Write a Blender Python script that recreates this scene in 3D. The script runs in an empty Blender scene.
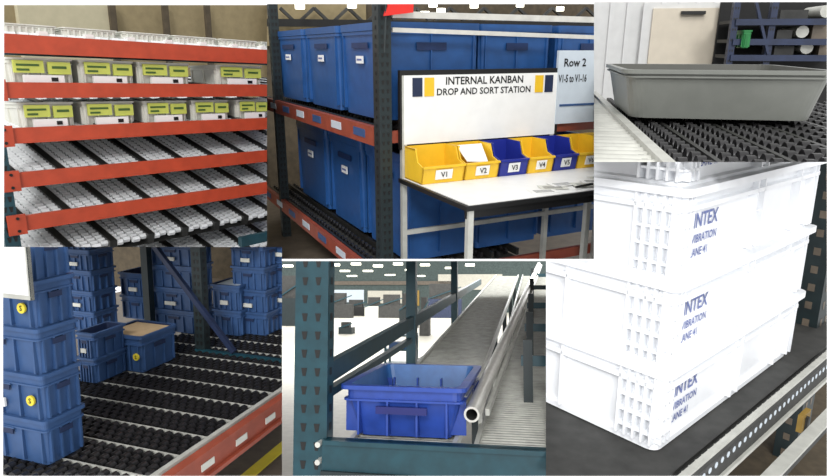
import bpy, bmesh, math, random
from mathutils import Vector as V, Matrix
random.seed(4)
FPX=620.0; CX=413.5; CY=238.0; CAM=V((0,0,3.0))
sc=bpy.context.scene
sc.view_settings.view_transform='Standard'
# ---------------- materials
MATS={}
def lin(c):
    c/=255.0
    return c/12.92 if c<=.04045 else ((c+.055)/1.055)**2.4
def mat(k,rgb,rough=.55,metal=0,var=.12,scale=9,emit=0,bump=0):
    m=bpy.data.materials.new(k); m.use_nodes=True; nt=m.node_tree; p=nt.nodes['Principled BSDF']
    col=[lin(c) for c in rgb]
    tc=nt.nodes.new('ShaderNodeTexCoord'); n=nt.nodes.new('ShaderNodeTexNoise'); n.inputs['Scale'].default_value=scale; n.inputs['Detail'].default_value=5
    r=nt.nodes.new('ShaderNodeValToRGB'); r.color_ramp.elements[0].position=.3; r.color_ramp.elements[1].position=.7
    r.color_ramp.elements[0].color=[c*(1-var) for c in col]+[1]; r.color_ramp.elements[1].color=[min(1,c*(1+var)) for c in col]+[1]
    nt.links.new(tc.outputs['Object'],n.inputs['Vector']); nt.links.new(n.outputs['Fac'],r.inputs['Fac']); nt.links.new(r.outputs['Color'],p.inputs['Base Color'])
    p.inputs['Roughness'].default_value=rough; p.inputs['Metallic'].default_value=metal
    if emit:
        p.inputs['Emission Color'].default_value=col+[1]; p.inputs['Emission Strength'].default_value=emit
    MATS[k]=m
for a in [
 ('page',(255,255,255),.9,0,0),('orange',(180,68,40),.45,0,.12),('orange_dk',(148,70,50),.5,0,.15),
 ('teal',(22,62,72),.4,0,.2),('teal_dk',(26,38,40),.5,0,.2),('navy',(30,42,70),.5,0,.2),
 ('white_wheel',(226,228,228),.4,0,.06),('black_wheel',(30,29,30),.35,0,.3),('rail_dk',(44,44,42),.4,.2,.2),
 ('black',(14,14,14),.5,0,.1),('white',(235,235,232),.5,0,.03),('binwhite',(212,212,202),.5,0,.06),
 ('lime',(200,208,96),.5,0,.08),('green_txt',(70,100,45),.6,0,.1),('olive',(140,126,94),.8,0,.1),('beige',(182,174,146),.8,0,.05),
 ('brown_dk',(76,66,50),.8,0,.25),('concrete',(190,186,172),.5,0,.08),('concrete_dk',(98,88,76),.5,0,.2),
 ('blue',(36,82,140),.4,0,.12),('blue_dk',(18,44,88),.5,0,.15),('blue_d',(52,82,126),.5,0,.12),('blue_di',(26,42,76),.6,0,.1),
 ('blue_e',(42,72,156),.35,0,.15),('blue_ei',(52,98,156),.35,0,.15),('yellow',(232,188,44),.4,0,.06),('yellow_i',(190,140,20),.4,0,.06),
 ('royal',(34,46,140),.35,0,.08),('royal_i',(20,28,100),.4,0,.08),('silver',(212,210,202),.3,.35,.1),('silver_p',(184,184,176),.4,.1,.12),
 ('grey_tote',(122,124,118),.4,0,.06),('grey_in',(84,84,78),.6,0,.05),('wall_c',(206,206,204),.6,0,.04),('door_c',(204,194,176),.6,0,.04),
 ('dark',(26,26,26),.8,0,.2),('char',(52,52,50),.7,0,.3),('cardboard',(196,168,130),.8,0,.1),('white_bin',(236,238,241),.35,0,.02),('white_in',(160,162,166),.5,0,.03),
 ('ink',(98,110,160),.6,0,.1),('red',(220,40,30),.5,0,.05),('pale',(196,206,214),.6,0,.04),('yline',(225,205,60),.5,0,.06),('green',(30,120,60),.5,0,.1),
 ('roller_g',(156,156,148),.35,.2,.2),('paper_g',(205,205,196),.7,0,.05),('wall_e',(70,82,80),.8,0,.25),('mustard',(150,120,50),.6,0,.15)]:
    mat(*a)
mat('lamp',(255,250,230),.5,0,0,5,4.0)
# ---------------- frames & builder
class Frame:
    def __init__(s,hor,yaw,px,depth,*bounds):
        s.pitch=math.atan((CY-hor)/FPX)
        s.R=Matrix.Rotation(s.pitch,3,'X')@Matrix.Rotation(math.radians(yaw),3,'Z'); s.Ri=s.R.transposed()
        s.t=V(((px[0]-CX)/FPX,1,(CY-px[1])/FPX))*depth; s.b=bounds
    def W(s,p): return CAM+s.t+s.R@V(p)
    def on(s,ax,val,px,py):
        i='xyz'.index(ax); o=s.Ri@(-s.t); d=s.Ri@V(((px-CX)/FPX,1,(CY-py)/FPX))
        return o+d*((val-o[i])/d[i])
F=None
class B:
    def __init__(s,name,fr=None): s.n=name; s.F=fr or F; s.v=[]; s.f=[]; s.m=[]; s.ms=[]; s.sm=[]; s.X=None
    def mi(s,k):
        if k not in s.ms: s.ms.append(k)
        return s.ms.index(k)
    def add(s,vs,fs,k,smooth=False):
        n=len(s.v)
        s.v+= [ (s.X@V(p)) if s.X is not None else V(p) for p in vs]; i=s.mi(k)
        for f in fs: s.f.append([a+n for a in f]); s.m.append(i); s.sm.append(smooth)
    def box(s,a,b,k):
        x0,y0,z0=a; x1,y1,z1=b
        s.add([(x0,y0,z0),(x1,y0,z0),(x1,y1,z0),(x0,y1,z0),(x0,y0,z1),(x1,y0,z1),(x1,y1,z1),(x0,y1,z1)],
              [(0,3,2,1),(4,5,6,7),(0,1,5,4),(1,2,6,5),(2,3,7,6),(3,0,4,7)],k)
    def bar(s,p0,p1,w,h,k,up=(0,0,1)):
        p0=V(p0);p1=V(p1); d=(p1-p0).normalized(); u=V(up); sd=d.cross(u).normalized(); u=sd.cross(d)
        c=[]
        for p in (p0,p1):
            for a,b in((-1,-1),(1,-1),(1,1),(-1,1)): c.append(p+sd*(a*w/2)+u*(b*h/2))
        s.add(c,[(3,2,1,0),(4,5,6,7),(0,1,5,4),(1,2,6,5),(2,3,7,6),(3,0,4,7)],k)
    def cyl(s,p0,p1,r,k,n=8,cap=True,kc=None):
        p0=V(p0);p1=V(p1); d=(p1-p0).normalized(); u=V((0,0,1)) if abs(d.z)<.9 else V((1,0,0)); a=d.cross(u).normalized(); c=a.cross(d)
        r0=[p0+(a*math.cos(t)+c*math.sin(t))*r for t in [2*math.pi*i/n for i in range(n)]]
        r1=[q+(p1-p0) for q in r0]
        s.add(r0+r1,[(i,(i+1)%n,n+(i+1)%n,n+i) for i in range(n)],k,n>=8)
        if cap: s.add(r0,[tuple(range(n))[::-1]],kc or k); s.add(r1,[tuple(range(n))],kc or k)
    def tube(s,p0,p1,r,ri,k,n=16):
        s.cyl(p0,p1,r,k,n,False); s.cyl(p0,p1,ri,'char',n,False)
        p0=V(p0);p1=V(p1); d=(p1-p0).normalized(); u=V((0,0,1)) if abs(d.z)<.9 else V((1,0,0)); a=d.cross(u).normalized(); c=a.cross(d)
        for p in(p0,p1):
            o=[p+(a*math.cos(t)+c*math.sin(t))*r for t in [2*math.pi*i/n for i in range(n)]]
            q=[p+(a*math.cos(t)+c*math.sin(t))*ri for t in [2*math.pi*i/n for i in range(n)]]
            s.add(o+q,[(i,(i+1)%n,n+(i+1)%n,n+i) for i in range(n)],k)
    def prism(s,pts,vec,k):
        n=len(pts); a=[V(p) for p in pts]; b=[p+V(vec) for p in a]
        s.add(a+b,[tuple(range(n))[::-1],tuple(range(n,2*n))]+[(i,(i+1)%n,n+(i+1)%n,n+i) for i in range(n)],k)
    def text(s,t,size,o,ux,uz,k,align='CENTER'):
        cu=bpy.data.curves.new('t','FONT'); cu.body=t; cu.size=size; cu.align_x=align; cu.resolution_u=2; cu.offset=size*.018
        ob=bpy.data.objects.new('t',cu); sc.collection.objects.link(ob)
        dg=bpy.context.evaluated_depsgraph_get(); me=ob.evaluated_get(dg).to_mesh()
        o=V(o);ux=V(ux);uz=V(uz)
        s.add([o+ux*v.co.x+uz*v.co.y for v in me.vertices],[tuple(p.vertices) for p in me.polygons],k)
        bpy.data.objects.remove(ob); bpy.data.curves.remove(cu)
    def done(s,parent=None):
        if not s.v: return None
        me=bpy.data.meshes.new(s.n)
        me.from_pydata([s.F.W(p) for p in s.v],[],s.f); 
        for k in s.ms: me.materials.append(MATS[k])
        me.polygons.foreach_set('material_index',s.m); me.polygons.foreach_set('use_smooth',s.sm)
        parts=[]
        for (x0,x1,y0,y1) in s.F.b:
            bm=bmesh.new(); bm.from_mesh(me)
            pl=[V((FPX,-(x0-CX),0)),V((-FPX,(x1-CX),0)),V((0,CY-y0,-FPX)),V((0,-(CY-y1),FPX))]
            for n in pl:
                g=bm.verts[:]+bm.edges[:]+bm.faces[:]
                if not g: break
                r=bmesh.ops.bisect_plane(bm,geom=g,plane_co=CAM,plane_no=n.normalized(),clear_inner=True)
                es=[e for e in r['geom_cut'] if isinstance(e,bmesh.types.BMEdge) and e.is_valid]
                if es:
                    try: bmesh.ops.holes_fill(bm,edges=es,sides=0)
                    except Exception: pass
            g=bm.verts[:]+bm.edges[:]+bm.faces[:]
            if g: bmesh.ops.bisect_plane(bm,geom=g,plane_co=CAM+V((0,.6,0)),plane_no=V((0,1,0)),clear_inner=True)
            if bm.faces:
                m2=bpy.data.meshes.new('tmp'); bm.to_mesh(m2); parts.append(m2)
            bm.free()
        if not parts: bpy.data.meshes.remove(me); return None
        bm=bmesh.new()
        for m2 in parts: bm.from_mesh(m2); bpy.data.meshes.remove(m2)
        mn=V([min(v.co[i] for v in bm.verts) for i in range(3)]); mx=V([max(v.co[i] for v in bm.verts) for i in range(3)])
        c=(mn+mx)/2; c.z=mn.z
        for v in bm.verts: v.co-=c
        bm.to_mesh(me); bm.free()
        ob=bpy.data.objects.new(s.n,me); ob.location=c; sc.collection.objects.link(ob)
        if parent: ob.parent=parent; ob.matrix_parent_inverse=Matrix.Translation(-parent.location)
        return ob
def rrect(x0,x1,y0,y1,z,r,seg=3):
    o=[]
    for cx,cy,a in((x1-r,y0+r,-90),(x1-r,y1-r,0),(x0+r,y1-r,90),(x0+r,y0+r,180)):
        for i in range(seg+1):
            t=math.radians(a+90*i/seg); o.append((cx+r*math.cos(t),cy+r*math.sin(t),z))
    return o
def loft(b,rings,k,close=True):
    n=len(rings[0]); vs=[p for r in rings for p in r]
    fs=[(j*n+i,j*n+(i+1)%n,(j+1)*n+(i+1)%n,(j+1)*n+i) for j in range(len(rings)-1) for i in range(n)]
    if close: fs.append(tuple(range(n))[::-1])
    b.add(vs,fs,k)
def tote(b,o,w,d,h,k,ki,tp=.03,lip=.025,ribs=(5,3),rr=.03,handle=True,band=.78,seg=3):
    x,y,z=o
    def R(i,zz,r=rr): return rrect(x+i,x+w-i,y+i,y+d-i,z+zz,r,seg)
    L=lip
    loft(b,[R(L+tp,0),R(L,h*band),R(L*.35,h*band),R(L*.35,h*band+h*.035),R(L*.8,h*band+h*.04),R(L*.8,h*.92),R(0,h*.92),R(0,h),R(L+.01,h)],k)
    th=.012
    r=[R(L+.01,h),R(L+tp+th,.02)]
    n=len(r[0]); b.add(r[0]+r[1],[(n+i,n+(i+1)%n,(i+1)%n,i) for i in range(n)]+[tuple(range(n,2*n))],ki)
    nx,ny=ribs
    for i in range(nx):
        cx=x+L+tp+.02+(w-2*(L+tp+.02))*i/(nx-1) if nx>1 else x+w/2
        for (ya,yb) in((y+L*.3,y+L+tp*1.1),(y+d-L-tp*1.1,y+d-L*.3)):
            b.box((cx-.007,ya,z+h*.06),(cx+.007,yb,z+h*band),k)
    for i in range(ny):
        cy=y+L+tp+.02+(d-2*(L+tp+.02))*i/(ny-1) if ny>1 else y+d/2
        for (xa,xb) in((x+L*.3,x+L+tp*1.1),(x+w-L-tp*1.1,x+w-L*.3)):
            b.box((xa,cy-.007,z+h*.06),(xb,cy+.007,z+h*band),k)
    if handle:
        b.box((x+w*.38,y+L*.25,z+h*.6),(x+w*.62,y+L*.6,z+h*.72),ki); b.box((x+w*.36,y+L*.1,z+h*.72),(x+w*.64,y+L+.01,z+h*.75),k)
        b.box((x+w-L*.6,y+d*.35,z+h*.6),(x+w-L*.25,y+d*.65,z+h*.72),ki)
        b.box((x+L*.25,y+d*.35,z+h*.6),(x+L*.6,y+d*.65,z+h*.72),ki)
def bed(b,o,u,v,L,Wd,lane,pitch,r,ww,per,kw,kr,railh=.03,railw=.03,seg=8,drop=.02,base='char'):
    """gravity-flow lanes: u = flow direction, v = across"""
    o=V(o);u=V(u).normalized();v=V(v).normalized();n=u.cross(v).normalized()
    if n.z<0:n=-n
    nl=int(round(Wd/lane))
    for i in range(nl+1):
        p=o+v*(i*lane); b.bar(p+n*(-.01),p+u*L+n*(-.01),railw,railh+.04,kr,up=n)
    for i in range(nl):
        for j in range(per):
            for q in range(int(L/pitch)):
                c=o+v*(i*lane+lane*(j+.5)/per*.88+.06*lane)+u*(pitch*(q+.5+(.5 if j%2 else 0)))-n*drop
                b.cyl(c-v*ww/2,c+v*ww/2,r,kw,seg)
    b.add([o-n*(r+.03),o+u*L-n*(r+.03),o+u*L+v*Wd-n*(r+.03),o+v*Wd-n*(r+.03)],[(0,1,2,3)],base)
def post(b,x0,x1,y0,y1,z0,z1,k,pitch=.1,hole='black',hw=.016,face='y',yaxis=True):
    b.box((x0,y0,z0),(x1,y1,z1),k)
    n=int((z1-z0)/pitch)
    for i in range(n):
        z=z0+pitch*(i+.5)
        for q in((.3,.7) ):
            cx=x0+(x1-x0)*q
            b.prism([(cx-hw,y0-.003,z+hw),(cx+hw,y0-.003,z+hw),(cx+hw*.5,y0-.003,z-hw*1.6),(cx-hw*.5,y0-.003,z-hw*1.6)],(0,.002,0),hole)
        if yaxis:
            cy=(y0+y1)/2
            for xx in (x0-.003,x1+.003):
                b.box((xx-.001,cy-hw,z-hw*1.4),(xx+.001,cy+hw,z+hw),hole)

# ================= page the six views are mounted on
F=Frame(CY,0,(CX,CY),62,(-60,890,-60,540))
b=B('wall_back'); b.box((-80,0,-60),(80,.2,60),'page'); b.done()

# ================= A : carton flow rack with orange beams
F=Frame(91,51.2,(6,136),4.8,(4,267,5,247)); A=F
S=.345; z=lambda k:(3-k)*S
b=B('wall_left'); b.box((-8,3.6,-4),(9,3.75,5),'olive'); 
p=F.on('y',3.6,14,6); q=F.on('y',3.6,113,44)
b.box((p.x,3.5,-1),(q.x,3.6,5),'beige'); 
for pxx in(110,163,205):
    a=F.on('y',3.5,pxx,30); b.box((a.x,3.45,-3),(a.x+.09,3.5,5),'brown_dk')
b.done()
b=B('floor'); b.box((-4,-2,-2.3),(7,3.6,-2.2),'concrete_dk'); b.done()
Lr=3.6
b=B('gravity_flow_rack')
for k in range(1,6):
    hh=.12 if k>1 else .14
    zc=z(k); sh=[(0,-.05,zc-hh/2),(0,-.05,zc+hh/2),(0,0,zc+hh/2),(0,0,zc+hh/2-.03),(0,-.035,zc+hh/2-.03),(0,-.035,zc-hh/2+.03),(0,0,zc-hh/2+.03),(0,0,zc-hh/2)]
    b.prism(sh,(Lr,0,0),'orange')
    b.box((-.1,-.07,zc-.08),(.03,-.05,zc+.08),'orange')
    for zz in(-.05,.05): b.cyl((-.03,-.08,zc+zz),(-.03,-.07,zc+zz),.012,'black',8)
post(b,-.13,-.02,-.04,.06,-2.2,1.6,'teal',.08)
post(b,-.13,-.02,2.3,2.4,-2.2,1.6,'teal',.08)
post(b,Lr,Lr+.1,-.04,.06,-2.2,1.6,'teal',.08)
for zz in (-1.6,-.8,.1): b.bar((-.08,0,zz),(-.08,2.35,zz+.4),.03,.04,'teal')
a=F.on('y',-.25,240,242); b.bar((a.x,-.25,a.z),(a.x+1.5,-.25,a.z),.06,.1,'teal'); 
rack=b.done()
for k in range(1,8):
    b=B('roller_lane_bed'); D=2.2 if k>=4 else (1.5 if k in(2,3) else .45)
    s_=.3 if k>3 else (.15 if k==3 else (.08 if k==2 else .02))
    bed(b,(0.02,.03,z(k)+.02+(.05 if k==1 else 0)),V((0,1,s_)),(1,0,0),D,Lr-.05,.36,.058,.028,.062,4,'white_wheel','rail_dk' if k>1 else 'white',railh=.06,railw=.065,seg=6,drop=0,base='rail_dk')
    b.bar((0,D,z(k)-.02+D*s_),(Lr,D,z(k)-.02+D*s_),.05,.1,'teal'); b.done(rack)
for k,rows in((2,[(10,77),(82,137),(140,192),(218,264)]),(3,[(16,73),(80,134),(142,187),(191,229),(236,268)])):
    for (xa,xb) in rows:
        x0=F.on('y',.05,xa,90).x; x1=F.on('y',.05,xb,90).x; w=x1-x0; zb=z(k)+.05; h=.2
        b=B('parts_bin'); tote(b,(x0,.06,zb),w,.5,h,'binwhite','binwhite',.01,.015,(5,3),.02,False)
        b.box((x0+w*.08,.035,zb+h*.42),(x0+w*.52,.05,zb+h*.9),'lime'); b.box((x0+w*.58,.035,zb+h*.38),(x0+w*.93,.05,zb+h*.86),'lime')
        b.box((x0+w*.12,.03,zb+h*.5),(x0+w*.3,.035,zb+h*.58),'green_txt'); b.box((x0+w*.12,.03,zb+h*.68),(x0+w*.45,.035,zb+h*.76),'green_txt')
        b.box((x0+w*.64,.03,zb+h*.6),(x0+w*.86,.035,zb+h*.7),'green_txt'); b.box((x0+w*.2,.02,zb+h*.02),(x0+w*.8,.05,zb+h*.34),'white')
        b.box((x0+w*.6,.015,zb+h*.1),(x0+w*.7,.02,zb+h*.25),'black'); b.done()
for i in range(7):
    b=B('parts_bin'); x0=.05+i*.5; tote(b,(x0,.08,z(1)+.06),.46,.5,.1,'binwhite','white',.01,.015,(9,3),.02,False); b.done()

# ================= B : kanban drop and sort station
F=Frame(50,26.5,(402,73),5.0,(267,594,4,259))
bw=F.on('y',0,559,72).x; bh=-F.on('y',0,402,146).z; zt=F.on('y',0,403,179).z; yt=F.on('z',zt,466,207).y
xr=-.16
r0=F.on('x',xr,372,135); z1=r0.z; z2=F.on('x',xr,345,254).z
zf=z2-.45
b=B('wall_left'); b.box((-12,6.5,-5),(14,6.7,5),'brown_dk')
a=F.on('y',6.5,300,10); b.box((-12,6.4,a.z-.6),(a.x+1.2,6.5,a.z+1),'olive')
b.done()
b=B('roof_truss')
for pxx in range(280,594,34):
    p=F.on('y',6.2,pxx,8); q=F.on('y',6.2,pxx+17,24); b.bar(p,q,.05,.05,'char'); q2=F.on('y',6.2,pxx+34,8); b.bar(q,q2,.05,.05,'char')
p=F.on('y',6.2,200,22); q=F.on('y',6.2,640,26); b.bar(p,q,.1,.12,'dark')
b.done()
b=B('ceiling_lamps')
for pxx,pyy in((300,9),(352,8),(433,7),(441,13),(474,8),(520,7),(560,11),(425,16)):
    p=F.on('y',6.0,pxx,pyy); b.cyl(p,p+V((0,0,.08)),.08,'lamp',10)
b.done()
b=B('floor'); b.box((-6,-4,zf-.1),(10,6.5,zf),'concrete_dk'); b.done()
b=B('tote_flow_rack')
post(b,-.19,-.08,.03,.15,zf,1.6,'teal_dk',.07,'black',.012)
post(b,-.19,-.08,3.4,3.5,zf,.9,'teal_dk',.08)
post(b,2.6,2.7,.03,.15,zf,.9,'teal_dk',.08)
for zc in(z1,z2):
    b.box((xr-.03,.17,zc-.08),(xr+.02,4.5,zc+.08),'orange_dk')
    b.box((-.07,.06,zc-.05),(2.6,.1,zc+.05),'orange_dk')
    for i in range(7):
        b.box((xr-.036,.35+i*.6,zc-.03),(xr-.03,.62+i*.6,zc+.04),'pale' if i%2 else 'blue_d')
b.box((-.07,.02,.42),(2.6,.06,.47),'silver')
b.bar((-.07,.03,.33),(2.6,.03,.28),.03,.035,'silver'); 
rack=b.done()
for zc in (z1,z2):
    b=B('wheel_lane_bed'); bed(b,(xr+.04,.2,zc+.06),(0,1,0),(1,0,0),4.2,1.5,.3,.1,.035,.03,2,'black_wheel','rail_dk',seg=6); b.done(rack)
ht=F.on('x',0,366,24).z-z1-.12
ht=max(.55,min(1.1,ht))
def bigtote(x,y,zb,w,d,h):
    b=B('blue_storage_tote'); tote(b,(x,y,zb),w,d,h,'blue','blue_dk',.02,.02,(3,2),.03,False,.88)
    b.box((x+.004,y+d*.3,zb+h*.74),(x+.01,y+d*.7,zb+h*.8),'blue_dk'); b.box((x+w*.35,y+.004,zb+h*.72),(x+w*.65,y+.01,zb+h*.8),'blue_dk')
    b.box((x+.0,y+d*.42,zb+h*.58),(x+.012,y+d*.58,zb+h*.66),'white')
    b.box((x+.0,y+d*.44,zb+h*.61),(x-.002,y+d*.56,zb+h*.63),'ink'); b.done()
for zc,h,xo in((z1+.12,ht,-.1),(z2+.12,(z1-z2)*.82-.08,.12)):
    for i,(y,d) in enumerate(((.2,.95),(1.26,1.0),(2.4,1.2))):
        bigtote(xo,y,zc,.86-xo,d,h)
    bigtote(.9,.25,zc,.8,.8,h); bigtote(1.77,.25,zc,.8,.8,h)
b=B('sort_station_table')
wx=2.15
b.box((-.02,yt,zt-.035),(wx,.04,zt),'black'); b.box((0.01,yt+.02,zt),(wx,.03,zt+.006),'white')
for (x,y,zz) in((.03,yt+.04,zt),(.02,.02,0),(bw-.04,.02,0),(wx-.05,yt+.04,zt),(1.35,yt+.3,zt)):
    b.box((x-.022,y-.022,zf),(x+.022,y+.022,zz-.02),'silver_p')
    b.cyl((x,y,zf),(x,y,zf+.03),.04,'black',8)
b.box((0,yt+.04,zt-.1),(wx,yt+.06,zt-.04),'black'); b.box((0.02,.0,zt-.5),(wx,.03,zt-.46),'silver_p')
b.box((-.02,0,-bh-.03),(bw+.02,.04,.02),'black')
b.box((.015,-.006,-bh+.01),(bw-.015,0,-.02),'white')
cxb=bw*.5
b.text('INTERNAL KANBAN',.088,(cxb,-.009,-.1),(1,0,0),(0,0,1),'black'); b.text('DROP AND SORT STATION',.078,(cxb,-.009,-.185),(1,0,0),(0,0,1),'black')
for xa,k in((.09,'navy'),(.2,'yellow'),(bw-.27,'yellow'),(bw-.16,'navy')): b.box((xa,-.012,-.19),(xa+.09,-.007,-.04),k)
b.done()
def hopper(x,y,zb,w,d,h,k,ki,lab):
    b=B('hopper_bin'); prof=lambda xx:[(xx,y+d,zb),(xx,y+.03,zb),(xx,y,zb+h*.5),(xx,y+d*.3,zb+h*.62),(xx,y+d*.42,zb+h),(xx,y+d,zb+h)]
    b.prism(prof(x),(.01,0,0),k); b.prism(prof(x+w-.01),(.01,0,0),k)
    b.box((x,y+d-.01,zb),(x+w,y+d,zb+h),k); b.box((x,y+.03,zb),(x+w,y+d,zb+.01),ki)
    b.prism([(x,y+.03,zb),(x,y,zb+h*.5),(x,y+.01,zb+h*.5),(x,y+.04,zb)],(w,0,0),k)
    b.box((x,y-.015,zb+h*.48),(x+w,y+.012,zb+h*.54),k)
    b.box((x,y+d*.42,zb+h-.015),(x+.02,y+d,zb+h),k)
    b.prism([(x+w*.3,y+.0,zb+h*.42),(x+w*.7,y,zb+h*.42),(x+w*.7,y+.018,zb+h*.12),(x+w*.3,y+.018,zb+h*.12)],(0,-.006,0),'white')
    b.text(lab,.06,(x+w*.5,y-.008,zb+h*.2),(1,0,0),(0,.02,1),'black')
    return b
x=.02
for i,c in enumerate('YYBYBYY'):
    w=(.40,.34,.30,.28,.27,.29,.29)[i]
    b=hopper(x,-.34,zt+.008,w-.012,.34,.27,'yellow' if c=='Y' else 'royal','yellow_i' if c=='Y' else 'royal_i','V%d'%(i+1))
    if i==1:
        b.prism([(x+.03,-.3,zt+.16),(x+w*.7,-.3,zt+.14),(x+w*.9,-.08,zt+.26),(x+.05,-.08,zt+.26)],(0,0,.006),'white')
    b.done(); x+=w
b=B('paper_sheets')
for i in range(9):
    px_=.75+i*.14; an=random.uniform(-.5,.5); b.X=Matrix.Translation(V((px_,yt+.14+.06*(i%3),zt+.008+.004*i)))@Matrix.Rotation(an,4,'Z'); b.box((-.11,-.07,0),(.11,.07,.003),'paper_g' if i%2 else 'white')
    for q in range(3): b.box((-.08,-.05+q*.03,.003),(.07,-.04+q*.03,.004),'rail_dk')
b.X=None; b.cyl((1.0,yt+.06,zt+.03),(1.2,yt+.1,zt+.03),.01,'black',6); b.box((1.3,yt+.05,zt+.006),(1.42,yt+.1,zt+.05),'char')
b.done()
p=F.on('y',-.02,572,55)
b=B('aisle_sign'); b.box((p.x-.14,-.01,p.z-.62),(p.x+.7,.02,p.z+.04),'pale')
b.text('Row 2',.1,(p.x+.05,-.014,p.z-.1),(1,0,0),(0,0,1),'black'); b.text('V1-5 to V1-16',.095,(p.x-.13,-.014,p.z-.24),(.6,0,0),(0,0,1),'black','LEFT')
b.box((p.x-.1,-.016,p.z-.46),(p.x+.7,-.01,p.z-.44),'blue_d'); b.box((p.x+.5,.02,zf),(p.x+.55,.06,p.z-.5),'silver_p'); b.done()
p=F.on('y',-.05,397,12); b=B('red_flag'); b.prism([p+V((-.1,0,-.03)),p+V((.14,0,.0)),p+V((.16,0,.3)),p+V((.02,0,.3))],(0,.04,0),'red'); b.cyl(p+V((-.1,0.02,-.3)),p+V((-.08,.02,.1)),.008,'teal_dk',6); b.done()

# ================= C : grey tote on wheel bed
F=Frame(43,-11.2,(636,119),4.5,(594,827,2,162))
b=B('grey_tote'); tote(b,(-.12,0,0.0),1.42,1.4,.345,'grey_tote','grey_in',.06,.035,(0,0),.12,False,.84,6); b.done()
b=B('wheel_lane_bed'); bed(b,(-.15,-2.1,-.06),(0,1,0),(1,0,0),4.4,3.6,.36,.13,.055,.045,3,'black_wheel','rail_dk',seg=10,railh=.02); b.done()
xs=F.on('z',-.05,662,160).x
b=B('roller_conveyor')
for i in range(40): yy=-2.2+i*.13; b.cyl((xs-1.5,yy,-.07),(xs-.06,yy,-.07),.045,'silver_p',12)
b.box((xs-.06,-2.3,-.13),(xs,3.0,0.0),'silver_p'); b.box((xs-1.56,-2.3,-.13),(xs-1.5,3.0,0.0),'silver_p')
b.box((xs-1.5,-2.3,-.2),(xs,3,-.16),'black'); b.done()
b=B('floor'); b.box((-5,-2.5,-1.4),(8,5,-1.3),'char'); b.done()
Yw=4.6
b=B('wall_right'); b.box((-6,Yw,-1.4),(9,Yw+.1,4),'wall_c')
for i in range(36): b.box((-4+i*.22,Yw-.04,-1.4),(-3.94+i*.22,Yw,4),'wall_c')
b.done()
p=F.on('y',Yw-.06,653,4); q=F.on('y',Yw-.06,713,68)
b=B('door_1'); b.box((p.x-.12,Yw-.1,q.z-1.3),(q.x+.12,Yw-.05,p.z-.0),'wall_c'); b.box((p.x,Yw-.14,q.z-1.3),(q.x,Yw-.09,p.z-.06),'door_c')
hx=F.on('y',Yw-.1,684,13); b.box((hx.x-.05,Yw-.2,hx.z-.02),(hx.x+.25,Yw-.15,hx.z+.02),'black'); 
for zz in(.2,.8,-.3): b.box((q.x-.03,Yw-.16,q.z+zz),(q.x+.02,Yw-.14,q.z+zz+.12),'silver'); 
b.done()
b=B('storage_rack'); Yr=3.6
pa=F.on('y',Yr,737,10); pb=F.on('y',Yr,775,10)
for xx in(pa.x,pb.x,pb.x+1.9): post(b,xx-.035,xx+.035,Yr,Yr+.1,-1.3,2.5,'navy',.12,'black',.01)
for py_ in(22,42,58):
    zz=F.on('y',Yr,780,py_).z; b.box((pa.x,Yr-.03,zz-.035),(pb.x+1.9,Yr+.03,zz+.035),'navy'); b.box((pa.x,Yr,zz-.01),(pb.x+1.9,Yr+.7,zz+.03),'char')
b.bar((pa.x,Yr,1.5),(pb.x,Yr,.4),.03,.05,'navy',up=(0,1,0))
b.box((pa.x,Yr+.75,-1.3),(pb.x+3,Yr+.8,2.5),'dark')
b.done()
b=B('stored_goods')
for py_,n in((22,5),(42,9),(58,7)):
    zz=F.on('y',Yr,780,py_).z+.035
    for i in range(n):
        x0=pb.x+.08+i*1.7/n; w_=1.5/n
        if i%2: b.cyl((x0+w_/2,Yr+.05,zz+.08),(x0+w_/2,Yr+.6,zz+.08),.07,'silver_p' if i%3 else 'rail_dk',12)
        else: b.box((x0,Yr+.05,zz),(x0+w_,Yr+.5,zz+.1+.03*(i%3)),'concrete_dk' if i%4 else 'char')
b.done()
a=F.on('y',Yr-.1,741,48); b=B('green_crate'); tote(b,(a.x,Yr-.1,a.z),.1,.3,.2,'green','green',.01,.01,(3,3),.01,False); b.done()

# ================= D : blue totes on black wheel bed
F=Frame(150,-19.4,(86,472),4.1,(3,282,247,476))
xb=F.on('z',.03,272,399).x
b=B('floor'); b.box((-6,-4,-.72),(9,9,-.62),'concrete_dk'); ys=F.on('z',-.61,262,462).x; 
b.box((ys-.05,-4,-.62),(ys+.07,9,-.615),'yline'); b.done()
b=B('wall_left'); b.box((-9,8,-1),(10,8.2,6),'brown_dk')
for i in range(12): b.box((-4+i*.9,7.9,-1),(-3.8+i*.9,8,6),'olive')
b.done()
b=B('flow_rack_frame')
b.box((xb,-3,-.17),(xb+.06,6,.03),'orange_dk'); b.box((xb+.06,-3,-.17),(xb+.09,6,-.14),'orange_dk'); b.box((xb+.06,-3,.0),(xb+.075,6,.03),'orange_dk')
b.box((xb-.05,-3,-.05),(xb-.01,6,.045),'silver_p')
for i in range(14): b.box((xb+.06,-1.2+i*.4,-.1),(xb+.066,-1.06+i*.4,-.05),'paper_g')
pp=F.on('z',0,200,350)
post(b,pp.x-.06,pp.x+.06,pp.y,pp.y+.1,-.6,3.2,'teal_dk',.08)
b.bar((pp.x-.05,pp.y,-.04),(pp.x+3,pp.y,-.04),.05,.1,'teal')
b.bar(F.on('y',pp.y-.02,150,240),F.on('y',pp.y-.02,234,352),.05,.05,'navy',up=(0,1,0))
a=F.on('y',pp.y+.3,143,300); b.box((a.x,pp.y+.3,-.6),(a.x+.09,pp.y+.38,3),'teal_dk')
rack=b.done()
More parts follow.
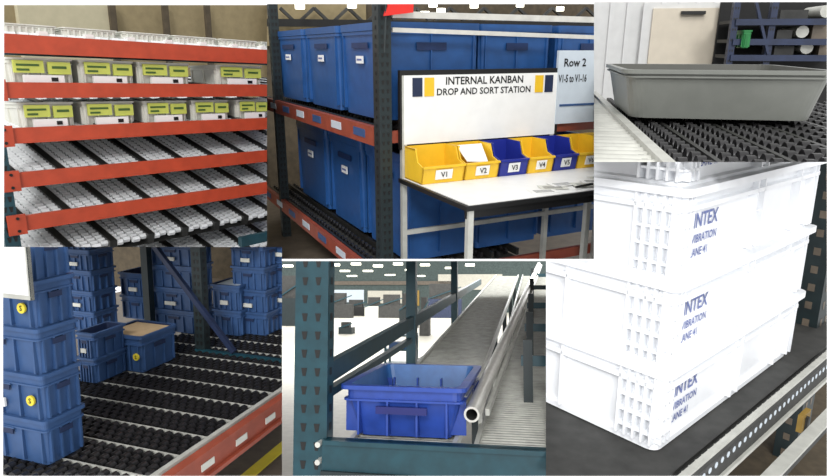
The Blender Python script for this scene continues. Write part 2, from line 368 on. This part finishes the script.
b=B('wheel_lane_bed'); bed(b,(-1.6,-1.1,-.03),(1,0,0),(0,1,0),xb+1.55,5.1,.3,.085,.036,.045,4,'black_wheel','silver_p',railh=.025,railw=.012,seg=8,drop=0,base='black'); b.done(rack)
def dtote(x,y,zb,w=.6,d=.4,h=.3,st=False,lab=False,inner='blue_di',fill=None,tag=None):
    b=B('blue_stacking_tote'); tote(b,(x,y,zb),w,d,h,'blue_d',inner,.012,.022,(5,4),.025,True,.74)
    if st: b.cyl((x+w*.86,y-.004,zb+h*.45),(x+w*.86,y+.01,zb+h*.45),.035,'yline',16); b.text('S',.05,(x+w*.86,y-.006,zb+h*.4),(1,0,0),(0,0,1),'black')
    if lab: b.box((x+w*.16,y-.003,zb+h*.22),(x+w*.56,y+.012,zb+h*.4),'white'); b.text(lab,.035,(x+w*.36,y-.006,zb+h*.27),(1,0,0),(0,0,1),'black')
    if tag: b.box((x+w*.35,y-.003,zb+h*.24),(x+w*.6,y+.012,zb+h*.4),'paper_g')
    if fill: b.box((x+.05,y+.05,zb+h*.5),(x+w-.05,y+d-.05,zb+h*.97),fill)
    b.done()
for i in range(6): dtote(-1.07+random.uniform(-.01,.01),-.05,i*.315,w=.8,d=.34,h=.323,st=i in(1,3,5),lab='BP MIL 2805' if i in(1,2,4) else False)
def dstack(px,py,n,w=.6,d=.4,h=.3,fill=None,**k):
    p=F.on('z',0,px,py)
    for i in range(n): dtote(p.x+random.uniform(-.01,.01),p.y,i*h*.97,w,d,h,fill=fill if i==n-1 else None,tag=(i+int(px))%2,**k)
dstack(64,330,6,.46,.4,.25,st=False)
dstack(76,382,2,.24,.4,.24)
dstack(100,368,1,.52,.5,.36,fill='cardboard',st=True)
dstack(152,330,6,.62,.4,.27); dstack(212,334,2,.4,.4,.3,fill='pale'); dstack(232,333,6,.46,.4,.27); dstack(262,328,5,.6,.4,.28); dstack(120,318,2,.5,.5,.3)
p=F.on('y',-.12,3,297); q=F.on('y',-.12,28,240)
b=B('notice_board'); b.box((p.x-.3,-.13,p.z),(q.x,-.11,q.z),'silver_p'); b.box((p.x-.3,-.135,p.z+.03),(q.x-.02,-.13,q.z),'white'); b.box((q.x-.012,-.13,p.z),(q.x,-.11,q.z+.4),'teal_dk'); b.done()

# ================= E : teal rack, blue tote, conveyor lane
F=Frame(285,-11.1,(330,442),4.4,(282,546,261,476)); FE=F
YE=44; ZF=-1.0
b=B('floor'); b.box((-44,-3,ZF-.1),(46,YE+2,ZF),'concrete'); b.done()
b=B('wall_front'); b.box((-44,YE,ZF),(46,YE+.2,10),'wall_e')
for pxx,pyy,w,h,k in((345,296,3.2,1.0,'pale'),(385,297,2.8,1.0,'concrete'),(300,296,2.4,2.4,'olive'),(370,283,14,.3,'concrete_dk'),(470,282,5,1.2,'concrete'),(415,298,.7,1.2,'mustard'),(322,290,1.6,1.0,'paper_g')):
    p=F.on('y',YE,pxx,pyy); b.box((p.x-w/2,YE-.1,p.z-h/2),(p.x+w/2,YE,p.z+h/2),k)
b.done()
b=B('ceiling_lamps')
for pxx,pyy,yy in((335,265,14),(356,264,14),(378,266,14),(398,264,14),(345,271,20),(410,270,20),(450,268,20),(470,265,14),(368,271,20),(425,265,16),(310,268,16),(288,266,14),(390,275,28),(352,276,28),(420,276,28)):
    p=F.on('y',yy,pxx,pyy); s_=yy/110; b.box(p-V((s_,.1,.03)),p+V((s_,.1,.035)),'lamp')
b.done()
b=B('warehouse_machines')
for pxx,pyy,w,h,k in((338,318,1.8,1.6,'char'),(356,316,1.6,1.1,'dark'),(374,317,1.3,1.3,'paper_g'),(392,318,1.8,1.5,'char'),(408,328,.9,1.7,'teal_dk'),(288,326,1.6,2.6,'teal_dk'),(424,336,.4,1.6,'char'),(442,318,2.5,2.2,'navy'),(345,334,.6,.5,'teal_dk')):
    p=F.on('z',ZF,pxx,pyy); b.box((p.x-w/2,p.y,ZF),(p.x+w/2,p.y+.5,ZF+h*.55),k); b.box((p.x-w/3,p.y+.05,ZF+h*.55),(p.x+w/4,p.y+.4,ZF+h),'char'); b.bar((p.x-w/2,p.y,ZF+h*.5),(p.x+w/2,p.y,ZF+h*.9),.06,.06,'teal')
b.done()
b=B('parts_cart')
p=F.on('z',ZF,408,372)
for dx in(0,.7):
    for dy in(0,.5): b.box((p.x+dx-.6,p.y+dy,ZF),(p.x+dx-.55,p.y+dy+.05,ZF+.9),'teal')
for zz in(.15,.5,.85): b.box((p.x-.6,p.y,ZF+zz),(p.x+.15,p.y+.55,ZF+zz+.04),'teal')
b.box((p.x-.5,p.y+.1,ZF+.54),(p.x+.0,p.y+.4,ZF+.7),'blue_d'); b.done()
xl=F.on('z',0,353,440).x; xt=F.on('z',0,462,440).x
pl=F.on('y',0,295,400).x; pr=F.on('y',0,328,400).x
sl=.085; LE=17
b=B('teal_pallet_rack')
post(b,pl,pr,-.02,.12,ZF,2.2,'teal',.13,'black',.022)
zb=F.on('y',0,400,441).z; ze=F.on('y',0,400,472).z
b.box((pr-.02,-.06,ze),(3,.0,zb),'teal'); b.box((pr-.02,-.09,ze-.03),(3,0,ze),'teal_dk'); b.box((pr,-.09,zb-.03),(3,0.02,zb),'teal')
for zz in(-.03,-.15): b.cyl((pr-.04,-.1,zb+zz),(pr-.04,-.02,zb+zz),.02,'silver',8)
q0=F.on('x',pr-.05,328,372); s2=35/620
b.bar((pr-.05,.0,q0.z-q0.y*s2),(pr-.05,q0.y+13,q0.z+13*s2),.06,.15,'teal')
q1=F.on('x',pr-.05,328,390); b.bar((pr-.05,.1,q1.z-.02),(pr-.05,3.2,q1.z+.1),.06,.06,'teal')
for yy in(3.3,7.5): 
    b.box((pr-.12,yy,ZF),(pr,yy+.12,3),'teal'); 
b.bar((pr-.05,3.3,.1),(pr-.05,7.5,.1),.05,.08,'teal')
for yy in(1.3,3.2,5.4,8.5,12):
    z0=.12+yy*sl
    b.bar((xt+.4,yy,z0+.22),(xt+2.4,yy,z0+.22),.06,.09,'teal'); b.box((xt+.42,yy-.05,ZF),(xt+.5,yy+.05,z0+.4),'teal_dk')
b.bar((xt+.2,.8,-.25),(xt+1.3,.8,.5),.04,.05,'teal')
rackE=b.done()
b=B('roller_conveyor')
u=V((0,1,sl)).normalized()
for (xa,xc) in((xl,xt-.03),(xt+.12,xt+1.1)):
    yy=0
    while yy<LE-.1:
        c=u*yy; b.cyl((xa,c.y,c.z-.03),(xc,c.y,c.z-.03),.022,'roller_g',6); yy+=.055+.004*yy
    for xx in(xa,xc): b.bar((xx,0,-.02),(xx,LE,-.02+LE*sl),.03,.08,'silver_p')
    b.add([(xa,0,-.05),(xc,0,-.05),(xc,LE,-.05+LE*sl),(xa,LE,-.05+LE*sl)],[(0,1,2,3)],'concrete_dk')
    for yy in range(2,17,3): b.box((xa,yy,ZF),(xa+.08,yy+.08,-.05+yy*sl),'teal_dk'); b.box((xc-.08,yy,ZF),(xc,yy+.08,-.05+yy*sl),'teal_dk')
t0=V((xt+.09,.05,.22)); t1=F.on('y',16,539,264)
b.tube(t0,t1,.055,.04,'silver',18)
b.bar(t0+V((.085,.3,-.04)),t1+V((.085,0,-.04)),.03,.05,'silver_p')
for q in(.03,.1,.2,.35,.55,.8):
    c=t0.lerp(t1,q); b.box((c.x-.015,c.y-.015,c.y*sl-.05),(c.x+.015,c.y+.015,c.z-.04),'silver_p')
b.done()
b=B('blue_tote'); tote(b,(xl-.1,.06,.02),.92,1.3,.37,'blue_e','blue_ei',.07,.05,(4,3),.06,False,.7)
w=.92;x=xl-.1
b.box((x+w*.3,.045,.2),(x+w*.7,.075,.25),'royal_i'); b.box((x+w-.06,.3,.14),(x+w-.02,.8,.3),'silver_p')
b.done()

# ================= F : white stacked bins
F=Frame(80,41,(660,462),3.9,(594,827,162,476),(546,594,260,476))
T=.6; LX=F.on('y',0,794,378).x
b=B('wall_right'); b.box((-3,5,-3),(12,5.2,6),'concrete_dk'); b.box((3.5,4.6,-3),(5.2,4.9,6),'olive'); b.done()
b=B('floor'); b.box((-3,-3,-1.6),(12,5,-1.5),'brown_dk'); b.done()
def wbin(z0):
    b=B('white_stacking_bin'); D=1.5; w=LX
    def R(i,zz,r=.07): return rrect(i,w-i,i,D-i,z0+zz,r,4)
    loft(b,[R(.07,0),R(.07,.04),R(.1,.05),R(.09,T*.74),R(.03,T*.745),R(.03,T*.79),R(.07,T*.8),R(.07,T*.9),R(0,T*.905),R(0,T*.985),R(.08,T*.985),R(.12,.06)],'white_bin')
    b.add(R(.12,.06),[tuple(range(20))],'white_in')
    for xx in(.10,.15,.20,w*.45,w*.45+.12,w-.5,w-.2,w-.12):
        b.box((xx-.008,.03 if xx>.21 else .05,z0+.05),(xx+.008,.1,z0+T*.9),'white_bin')
    for yy in(.10,.16,.22,.28,.34,.8,D-.36,D-.28,D-.2,D-.12):
        b.box((.03,yy-.008,z0+.05),(.1,yy+.008,z0+T*.9),'white_bin')
    for zz in(.14,.28,.42,.56):
        b.box((.07,.05,z0+T*zz*1.3),(.21,.1,z0+T*zz*1.3+.015),'white_bin'); b.box((.04,.07,z0+T*zz*1.3),(.1,.35,z0+T*zz*1.3+.015),'white_bin')
    for zz in(.1,.5): b.box((w*.45,.05,z0+T*zz),(w*.45+.12,.1,z0+T*zz+.015),'white_bin')
    b.text('INTEX',.13,(.28,.086,z0+.31),(.9,0,0),(0,0,1),'ink','LEFT'); b.text('VIBRATION',.075,(.28,.088,z0+.21),(.9,0,0),(0,0,1),'ink','LEFT'); b.text('LANE 41',.075,(.28,.09,z0+.12),(.9,0,0),(0,0,1),'ink','LEFT')
    b.done()
for i in range(0,6): wbin(i*T*.95)
b=B('flow_rail')
b.box((-2,-.1,-.06),(7,1.5,-.01),'char'); b.box((-2,-.2,-.07),(7,-.1,-.03),'rail_dk'); b.box((-2,-.2,-.2),(7,-.17,.03),'char'); b.box((-2,-.22,-.22),(7,-.2,-.19),'silver_p'); b.box((-2,-.205,.02),(7,-.16,.035),'silver_p')
for i in range(90):
    x=-1.8+i*.09; b.cyl((x,-.203,-.08),(x,-.199,-.08),.022,'pale',8); b.cyl((x+.05,-.13,-.03),(x+.05,-.13,-.026),.014,'silver_p',8)
b.box((-2,-.42,-.36),(7,-.35,-.28),'char'); b.box((-2,-.43,-.29),(7,-.34,-.27),'silver_p'); b.done()
a=F.on('y',.2,806,300)
b=B('rack_upright'); post(b,a.x+.1,a.x+.45,.1,.3,-1.5,4,'teal_dk',.18,'concrete_dk',.03); b.done()
a=F.on('y',-.25,806,420); b=B('yellow_bracket'); b.box((a.x-.08,-.25,a.z-.09),(a.x+.1,-.21,a.z+.06),'mustard'); b.box((a.x-.02,-.27,a.z-.3),(a.x+.02,-.25,a.z+.03),'char'); b.done()

# ================= camera, world, lights
cd=bpy.data.cameras.new('camera'); cam=bpy.data.objects.new('camera',cd); sc.collection.objects.link(cam)
cam.location=CAM; cam.rotation_euler=(math.radians(90),0,0); cd.sensor_width=36; cd.lens=36*FPX/827; cd.clip_end=300; sc.camera=cam
w=bpy.data.worlds.new('world'); sc.world=w; w.use_nodes=True; w.node_tree.nodes['Background'].inputs[0].default_value=(1,1,1,1); w.node_tree.nodes['Background'].inputs[1].default_value=.95
def light(n,t,loc,tgt,e,**k):
    l=bpy.data.lights.new(n,t); l.energy=e
    for a,v in k.items(): setattr(l,a,v)
    o=bpy.data.objects.new(n,l); o.location=loc; o.rotation_euler=(V(tgt)-V(loc)).to_track_quat('-Z','Y').to_euler(); sc.collection.objects.link(o)
light('sun','SUN',(-2,-3,8),(0,6,2),1.3,angle=math.radians(18))
light('fill_front','SUN',(.5,-6,5.2),(0,6,3),1.15,angle=math.radians(12))  # added flash-like fill from behind the camera, brightens all six views evenly
light('spot_white_bins','SPOT',(0.2,-.2,3.6),CAM+F.t+V((-.2,0,1.1)),420,spot_size=math.radians(30),spot_blend=.5,shadow_soft_size=.2)  # added spot beside the camera, overexposes the white bins
light('warehouse_fill','AREA',CAM+V((0,18,-.55)),CAM+V((0,18,-8)),900,shape='RECTANGLE',size=12,size_y=8)  # added area fill, hidden from view, to brighten the warehouse floor
light('warehouse_fill','AREA',CAM+V((-1,36,-1.1)),CAM+V((-1,36,-8)),2200,shape='RECTANGLE',size=18,size_y=14)  # another added, unseen fill for the far end of the warehouse
